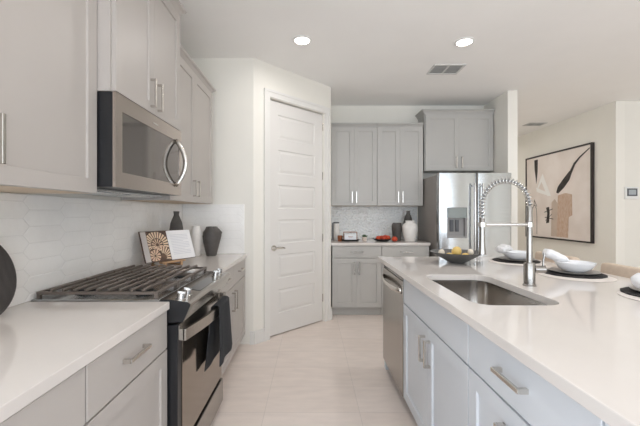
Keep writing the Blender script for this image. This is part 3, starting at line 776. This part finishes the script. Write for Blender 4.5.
for x in (-.085, .085):
    for z in (.02, .11): mb.tube([(x, -.035, z), (x, .035, z)], .0035, 8)
mb.build('frame', M['copper'], cc)
MB().box(-.078, .078, -.03, .03, .004, .085, .004).build('box', M['china'], cc)
mb = MB(); mb.tube([(-.025, -.033, .055), (-.02, -.045, .05), (.02, -.045, .05), (.025, -.033, .055)], .003, 8); mb.build('handle', M['copper'], cc)
pp = thing('potted_plant', 'tiny green succulent in a blush pot on the back counter', 'plant', (.685, 4.47, zb))
mb = MB(); mb.lathe([(.024, 0), (.026, .003), (.032, .055), (.029, .056), (.027, .045)], n=20); mb.build('pot', M['pot'], pp, True, 40)
mb = MB()
for i in range(14):
    a = i*2.4; r = .004+.0014*i; h = .045-.0012*i
    p0 = Vector((r*.5*math.cos(a), r*.5*math.sin(a), .045)); p1 = Vector((r*2.0*math.cos(a), r*2.0*math.sin(a), .045+h)); pm = (p0+p1)/2+Vector((0, 0, .004))
    mb.tube([p0, pm, p1], [.006, .008, .002], 6)
mb.build('foliage', M['leaf'], pp, True)
rb = thing('fruit_plate', 'dark shallow plate of red apples on the back counter', 'plate', (.915, 4.47, zb))
mb = MB(); mb.lathe([(.06, 0), (.07, .002), (.125, .030), (.128, .034), (.122, .034), (.068, .009)], n=36); mb.build('dish', M['black'], rb, True, 40)
def apple(loc, r, label, m='apple', name='apple', group='red apples on the back counter plate'):
    a = thing(name, label, 'fruit', loc, R.uniform(0, 6), group); mb = MB(); n = 12; prof = []
    for i in range(n+1):
        t = PI*i/n; rr = r*math.sin(t)*(1+.06*math.cos(t)); z = -r*.92*math.cos(t)
        z += r*.22*math.exp(-(rr/(r*.3))**2)*(-1 if z > 0 else 1); prof.append((max(rr, .0008), z+r*.92))
    mb.lathe(prof, n=18); mb.build('flesh', M[m], a, True)
    mb = MB(); mb.tube([(0, 0, r*1.58), (.002, 0, r*1.8), (.005, 0, r*2.0)], .0022, 6); mb.build('stem', M['stem'], a, True)
apple((.862, 4.455, zb+.011), .033, 'orange-red apple on the left side of the dark plate')
apple((.928, 4.425, zb+.0105), .031, 'small red apple at the front of the dark plate')
apple((.912, 4.50, zb+.0105), .034, 'red apple in the middle of the dark plate, toward the wall')
apple((.967, 4.52, zb+.020), .033, 'red apple at the back rim of the dark plate')
apple((.985, 4.455, zb+.017), .034, 'red apple on the right side of the dark plate')
apple((1.060, 4.40, zb), .037, 'large red apple lying on the counter beside the dark plate')

# ------------------------------------------------------------------ fruit bowl on the island
bwx, bwy = 1.066, 2.53
bl = MB(); bl.lathe([(.045, 0), (.05, .002), (.10, .030), (.15, .060), (.186, .079), (.188, .082), (.183, .0815), (.147, .064), (.09, .031), (.04, .010)], n=48)
b = bl.build('fruit_bowl', M['bowl'], None, True, 50); b.location = (bwx, bwy, zb)
tag(b, 'wide dark grey bowl of lemons on the island', 'bowl')
def lemon(dx, dy, dz, r, label, m='lemon', name='lemon', tip=.35, rot=(0, 0, 0), cat='fruit', group=None):
    mb = MB(); n = 14; prof = []
    for i in range(n+1):
        t = PI*i/n; rr = r*math.sin(t); z = -r*1.12*math.cos(t)
        if abs(math.cos(t)) > .9: z *= 1+tip*.35*(abs(math.cos(t))-.9)/.1
        prof.append((max(rr, .0006), z))
    mb.lathe(prof, n=18); o = mb.build(name, M[m], None, True)
    o.location = (bwx+dx, bwy+dy, zb+dz); o.rotation_euler = rot
    return tag(o, label, cat, group)
lemon(-.058, -.010, .050, .026, 'lemon lying low in the bowl, under the left of the top lemon', rot=(1.4, .2, .3))
lemon(.050, -.030, .050, .026, 'lemon low in the front of the grey bowl, right of the top lemon', rot=(1.5, .1, 1.1))
lemon(.025, .054, .050, .026, 'lemon low in the grey bowl behind the others', rot=(1.5, .1, 2.1))
lemon(-.002, .002, .083, .034, 'round yellow lemon on top of the fruit in the grey bowl', rot=(.5, .3, 0), tip=.1)
lemon(-.108, .012, .074, .022, 'white garlic bulb at the left side of the grey bowl', m='garlic', name='garlic_bulb', rot=(.3, .2, 0), cat='garlic')
lemon(.110, .02, .076, .021, 'pale garlic bulb at the right side of the grey bowl', m='garlic', name='garlic_bulb', rot=(.2, -.4, 0), cat='garlic')

# ------------------------------------------------------------------ place settings
SET = [(1.545, 2.61, 'far place setting behind the faucet', True), (1.558, 2.055, 'middle place setting on the island', False), (1.565, 1.515, 'near place setting at the right picture edge', False)]
SETN = ['farthest from the camera, seen behind the faucet pole', 'in the middle of the row, right of the faucet', 'at the right picture edge']
def disc(name, r, z, h, m, label, cat, loc, group, fn=None):
    mb = MB(); mb.lathe([(r-.004, 0), (r, h*.3), (r, h*.7), (r-.004, h)], n=56, fn=fn); o = mb.build(name, m, None, True, 40); o.location = (loc[0], loc[1], z); return tag(o, label, cat, group)
bowl_prof = [(.045, 0), (.05, .002), (.080, .020), (.098, .046), (.102, .057), (.098, .0575), (.078, .026), (.045, .008)]
plate_prof = [(.08, 0), (.085, .002), (.124, .010), (.128, .013), (.123, .0135), (.08, .006)]
def napkin(kind):
    mb = MB(); lo = []
    n = 18
    if kind == 0:     # loose bunched roll lying over the left of the bowl
        P = [Vector(p) for p in ((-.150, -.02, .062), (-.140, -.018, .070), (-.105, -.012, .086), (-.08, -.010, .084), (-.06, -.006, .078), (-.045, 0, .072))]
        rr = [.012, .032, .036, .030, .020, .006]; fl = (.85, 1.5)
    elif kind == 2:   # napkin bunched on the plate beside the bowl
        P = [Vector(p) for p in ((-.128, .035, .036), (-.127, .028, .040), (-.124, .01, .048), (-.124, -.02, .050), (-.126, -.05, .042), (-.128, -.058, .038))]
        rr = [.006, .020, .028, .028, .022, .006]; fl = (1.3, .95)
    else:
        P = [Vector(p) for p in ((-.158, .04, .112), (-.150, .038, .110), (-.125, .032, .102), (-.095, .024, .086), (-.070, .014, .076), (-.05, .008, .070), (-.035, .004, .066))]
        rr = [.008, .026, .031, .029, .025, .018, .006]; fl = (.9, 1.5)
    mb.tube(P, rr, n, flat=fl)
    bmesh.ops.subdivide_edges(mb.bm, edges=mb.bm.edges, cuts=1, use_grid_fill=True)
    for v in mb.bm.verts:
        d = noise.noise_vector(v.co*38+Vector((kind*5, 0, 0)))*.007; v.co += Vector((d.x, d.y, d.z*.5))
    return mb
for i, (sx, sy, lb, pr) in enumerate(SET):
    wh = SETN[i]; z = zb
    disc('placemat', .182, z, .002, M['mat_cream'], 'large round cream placemat '+wh, 'placemat', (sx-.028, sy-.055), 'cream placemats on the island'); z += .0024
    disc('woven_mat', .158, z, .007, M['mat_black'], 'round black woven mat '+wh, 'placemat', (sx, sy), 'black woven mats on the island', lambda a, zz: 1+.012*math.sin(a*40)); z += .0074
    mb = MB(); mb.lathe(plate_prof, n=48); o = mb.build('dinner_plate', M['plate_grey'], None, True, 40); o.location = (sx+.003, sy, z); tag(o, 'grey dinner plate '+wh, 'plate', 'grey plates on the island')
    z += .0068; mb = MB(); mb.lathe(bowl_prof, n=48); o = mb.build('bowl', M['china'], None, True, 40); o.location = (sx+.01, sy, z); tag(o, 'white bowl '+wh, 'bowl', 'white bowls on the island')
    mb = napkin(i); o = mb.build('napkin', M['napkin_p'] if pr else M['napkin'], None, True); o.location = (sx+.01, sy, z)
    tag(o, ['grey-printed white napkin in the bowl ', 'plain white napkin in the bowl ', 'plain white napkin bunched beside the bowl '][i]+wh, 'napkin', 'napkins on the island')

# ------------------------------------------------------------------ stools
def stool(loc, label):
    r = thing('counter_stool', label, 'stool', loc, 0, 'beige counter stools')
    sw = .205
    MB().box(-.40, .05, -sw, sw, .58, .66, .025, seg=3).build('seat', M['stool'], r, True, 50)
    mb = MB(); prof = [(.052, .60), (.125, .60), (.150, .945), (.140, .958), (.092, .958), (.082, .945)]
    mb.prism([(p[0], -sw, p[1]) for p in prof], (0, 2*sw, 0))
    bmesh.ops.bevel(mb.bm, geom=[e for e in mb.bm.edges], offset=.012, segments=2, affect='EDGES', profile=.5)
    mb.build('backrest', M['stool'], r, True, 50)
    for x in (-.36, .03):
        for y in (-.175, .175):
            MB().tube([(x, y, .5795), (x+(-.02 if x < 0 else .03), y*1.06, .001)], [.017, .013], 10).build('leg', M['darkwood'], r, True, 50)
    mb = MB(); mb.box(-.378, -.365, -.165, .165, .20, .222, .002); mb.build('footrest', M['darkwood'], r); return r
stl = stool((1.80, 2.045, 0), 'beige counter stool beside the middle place setting')
dup(stl, (1.80, 2.705, 0), 'beige counter stool beside the far place setting, mostly hidden by it')

# ------------------------------------------------------------------ wall and ceiling fixtures
gx = 4.12
pt = thing('abstract_painting', 'large square abstract painting in a thin black frame', 'painting', (gx-.001, 5.02, .835), 0)
PWD, PHT = 1.55, 1.475
mb = MB(); ft = .022; dpth = .045
for (a, b, c, e) in ((0, ft, 0, PHT), (PWD-ft, PWD, 0, PHT), (ft, PWD-ft, 0, ft), (ft, PWD-ft, PHT-ft, PHT)): mb.box(-dpth, 0, a, b, c, e)
mb.build('frame', M['frame_black'], pt)
mb = MB(); mb.box(-.033, -.005, ft+.002, PWD-ft-.002, ft+.002, PHT-ft-.002)
def stroke(pts, mi, lvl):
    # pts in (u from the left as seen, v up), 0..1 ; left as seen is far (large y)
    mb.prism([(-.0332-.0004*lvl, (PWD-ft)-(PWD-2*ft)*u, ft+(PHT-2*ft)*v) for u, v in pts], (-.0006, 0, 0), mi)
stroke([(.44, .02), (.53, .02), (.55, .40), (.50, .46), (.45, .42)], 4, 1)
stroke([(.53, .02), (.70, .02), (.71, .25), (.76, .27), (.755, .50), (.66, .52), (.55, .50), (.54, .25)], 3, 2)
stroke([(.18, .62), (.34, .56), (.42, .50), (.30, .53), (.20, .56)], 2, 3)
stroke([(.18, .56), (.26, .72), (.30, .78), (.44, .50), (.38, .50), (.28, .68), (.22, .60)], 2, 4)
stroke([(.15, .97), (.215, .97), (.21, .82), (.195, .70), (.185, .66), (.175, .74), (.155, .85)], 1, 5)
stroke([(.525, .535), (.55, .60), (.63, .68), (.72, .76), (.755, .74), (.72, .66), (.64, .58), (.555, .52)], 1, 5)
stroke([(.72, .75), (.78, .84), (.86, .90), (.985, .97), (.985, .958), (.87, .885), (.80, .82), (.755, .735)], 1, 6)
stroke([(.36, .36), (.41, .37), (.42, .30), (.41, .18), (.36, .17), (.37, .24), (.38, .29)], 1, 5)
for a, b in (((.33, .30), (.47, .34)), ((.34, .24), (.48, .22)), ((.35, .20), (.46, .28))):
    stroke([a, b, (b[0], b[1]+.008), (a[0], a[1]+.008)], 1, 7)
arch = [(.10, .03), (.10, .25), (.115, .36), (.14, .40), (.165, .40), (.19, .35), (.20, .25), (.20, .03), (.194, .03), (.194, .25), (.185, .34), (.163, .39), (.142, .39), (.12, .35), (.106, .25), (.106, .03)]
for k in range(7): stroke([arch[k], arch[k+1], arch[14-k], arch[15-k]], 1, 4)
stroke([(.14, .40), (.15, .47), (.20, .38), (.194, .375), (.153, .45), (.147, .40)], 1, 6)
mb.build('canvas', [M['canvas'], M['p_black'], M['p_white'], M['p_brown'], M['p_beige']], pt)
# wall control panel
tp = thing('wall_control_panel', 'small white wall control panel with a grey screen', 'thermostat', (4.318, 4.669, 1.553))
MB().box(-.088, .088, -.024, 0, -.082, .076, .004, seg=2).build('housing', M['plastic'], tp)
MB().box(-.070, .070, -.0265, -.0242, -.045, .058, .001).build('bezel', M['frame_grey'], tp)
MB().box(-.048, .048, -.0282, -.0267, -.026, .040).build('screen', M['screen'], tp)
# ceiling lights
def ceil_light(loc, label):
    r = thing('recessed_light', label, 'light', loc, 0, 'recessed ceiling lights')
    mb = MB(); mb.lathe([(.064, -.0005), (.084, -.0005), (.082, -.006), (.066, -.010), (.064, -.0005)], n=32, cap0=False, cap1=False); mb.build('trim_ring', M['plastic'], r, True, 40)
    mb = MB(); mb.lathe([(.064, -.0008), (.064, -.005), (.05, -.008)], n=32); mb.build('lens', M['lamp_lens'], r, True, 40)
    l = bpy.data.lights.new('lamp', 'AREA'); l.shape = 'DISK'; l.size = .12; l.energy = LAMP_W; l.color = LAMP_COL[:3]; l.spread = math.radians(170)
    o = bpy.data.objects.new('lamp', l); COL.objects.link(o); o.parent = r; o.location = (0, 0, -.012)
    return r
zl = H_CEIL
cl = ceil_light((-.082, 3.02, zl), 'bright recessed ceiling light nearer the pantry door')
dup(cl, (1.352, 3.05, zl), 'bright recessed ceiling light above the island, nearer the vent')
for x, y in ((-.082, .9), (1.352, .9), (3.2, .4), (3.2, 2.9), (3.2, -1.8), (.6, -1.8), (3.2, 7.2), (2.95, 5.7)):  # unseen lamps added for even light; hall pair brightens the painting wall
    dup(cl, (x, y, zl), 'unseen ceiling light added to even out the room light')
def register(label, loc, wd, dp, n=6):
    r = thing('ceiling_vent', label, 'vent', loc, 0)
    mb = MB(); f = .022
    for b in ((-wd/2, wd/2, -dp/2, -dp/2+f), (-wd/2, wd/2, dp/2-f, dp/2), (-wd/2, -wd/2+f, -dp/2+f, dp/2-f), (wd/2-f, wd/2, -dp/2+f, dp/2-f), (-.009, .009, -dp/2+f, dp/2-f)): mb.box(b[0], b[1], b[2], b[3], -.010, -.0006, .002)
    mb.build('frame', M['vent'], r)
    MB().box(-wd/2+f, wd/2-f, -dp/2+f, dp/2-f, -.002, -.0008).build('duct', M['vent_hole'], r)
    mb = MB()
    for i in range(n):
        y = -dp/2+f+(dp-2*f)*(i+.5)/n
        for xa, xb in ((-wd/2+f, -.009), (.009, wd/2-f)):
            mb.prism([(xa, y-.010, -.0085), (xa, y+.008, -.0025), (xa, y+.010, -.0030), (xa, y-.008, -.0095)], (xb-xa, 0, 0))
    mb.build('louvers', M['vent'], r); return r
register('white ceiling vent above the island near the recessed light', (1.412, 3.63, zl), .33, .25)
register('small ceiling vent in the hall, above the painting', (3.80, 5.87, zl), .31, .20)
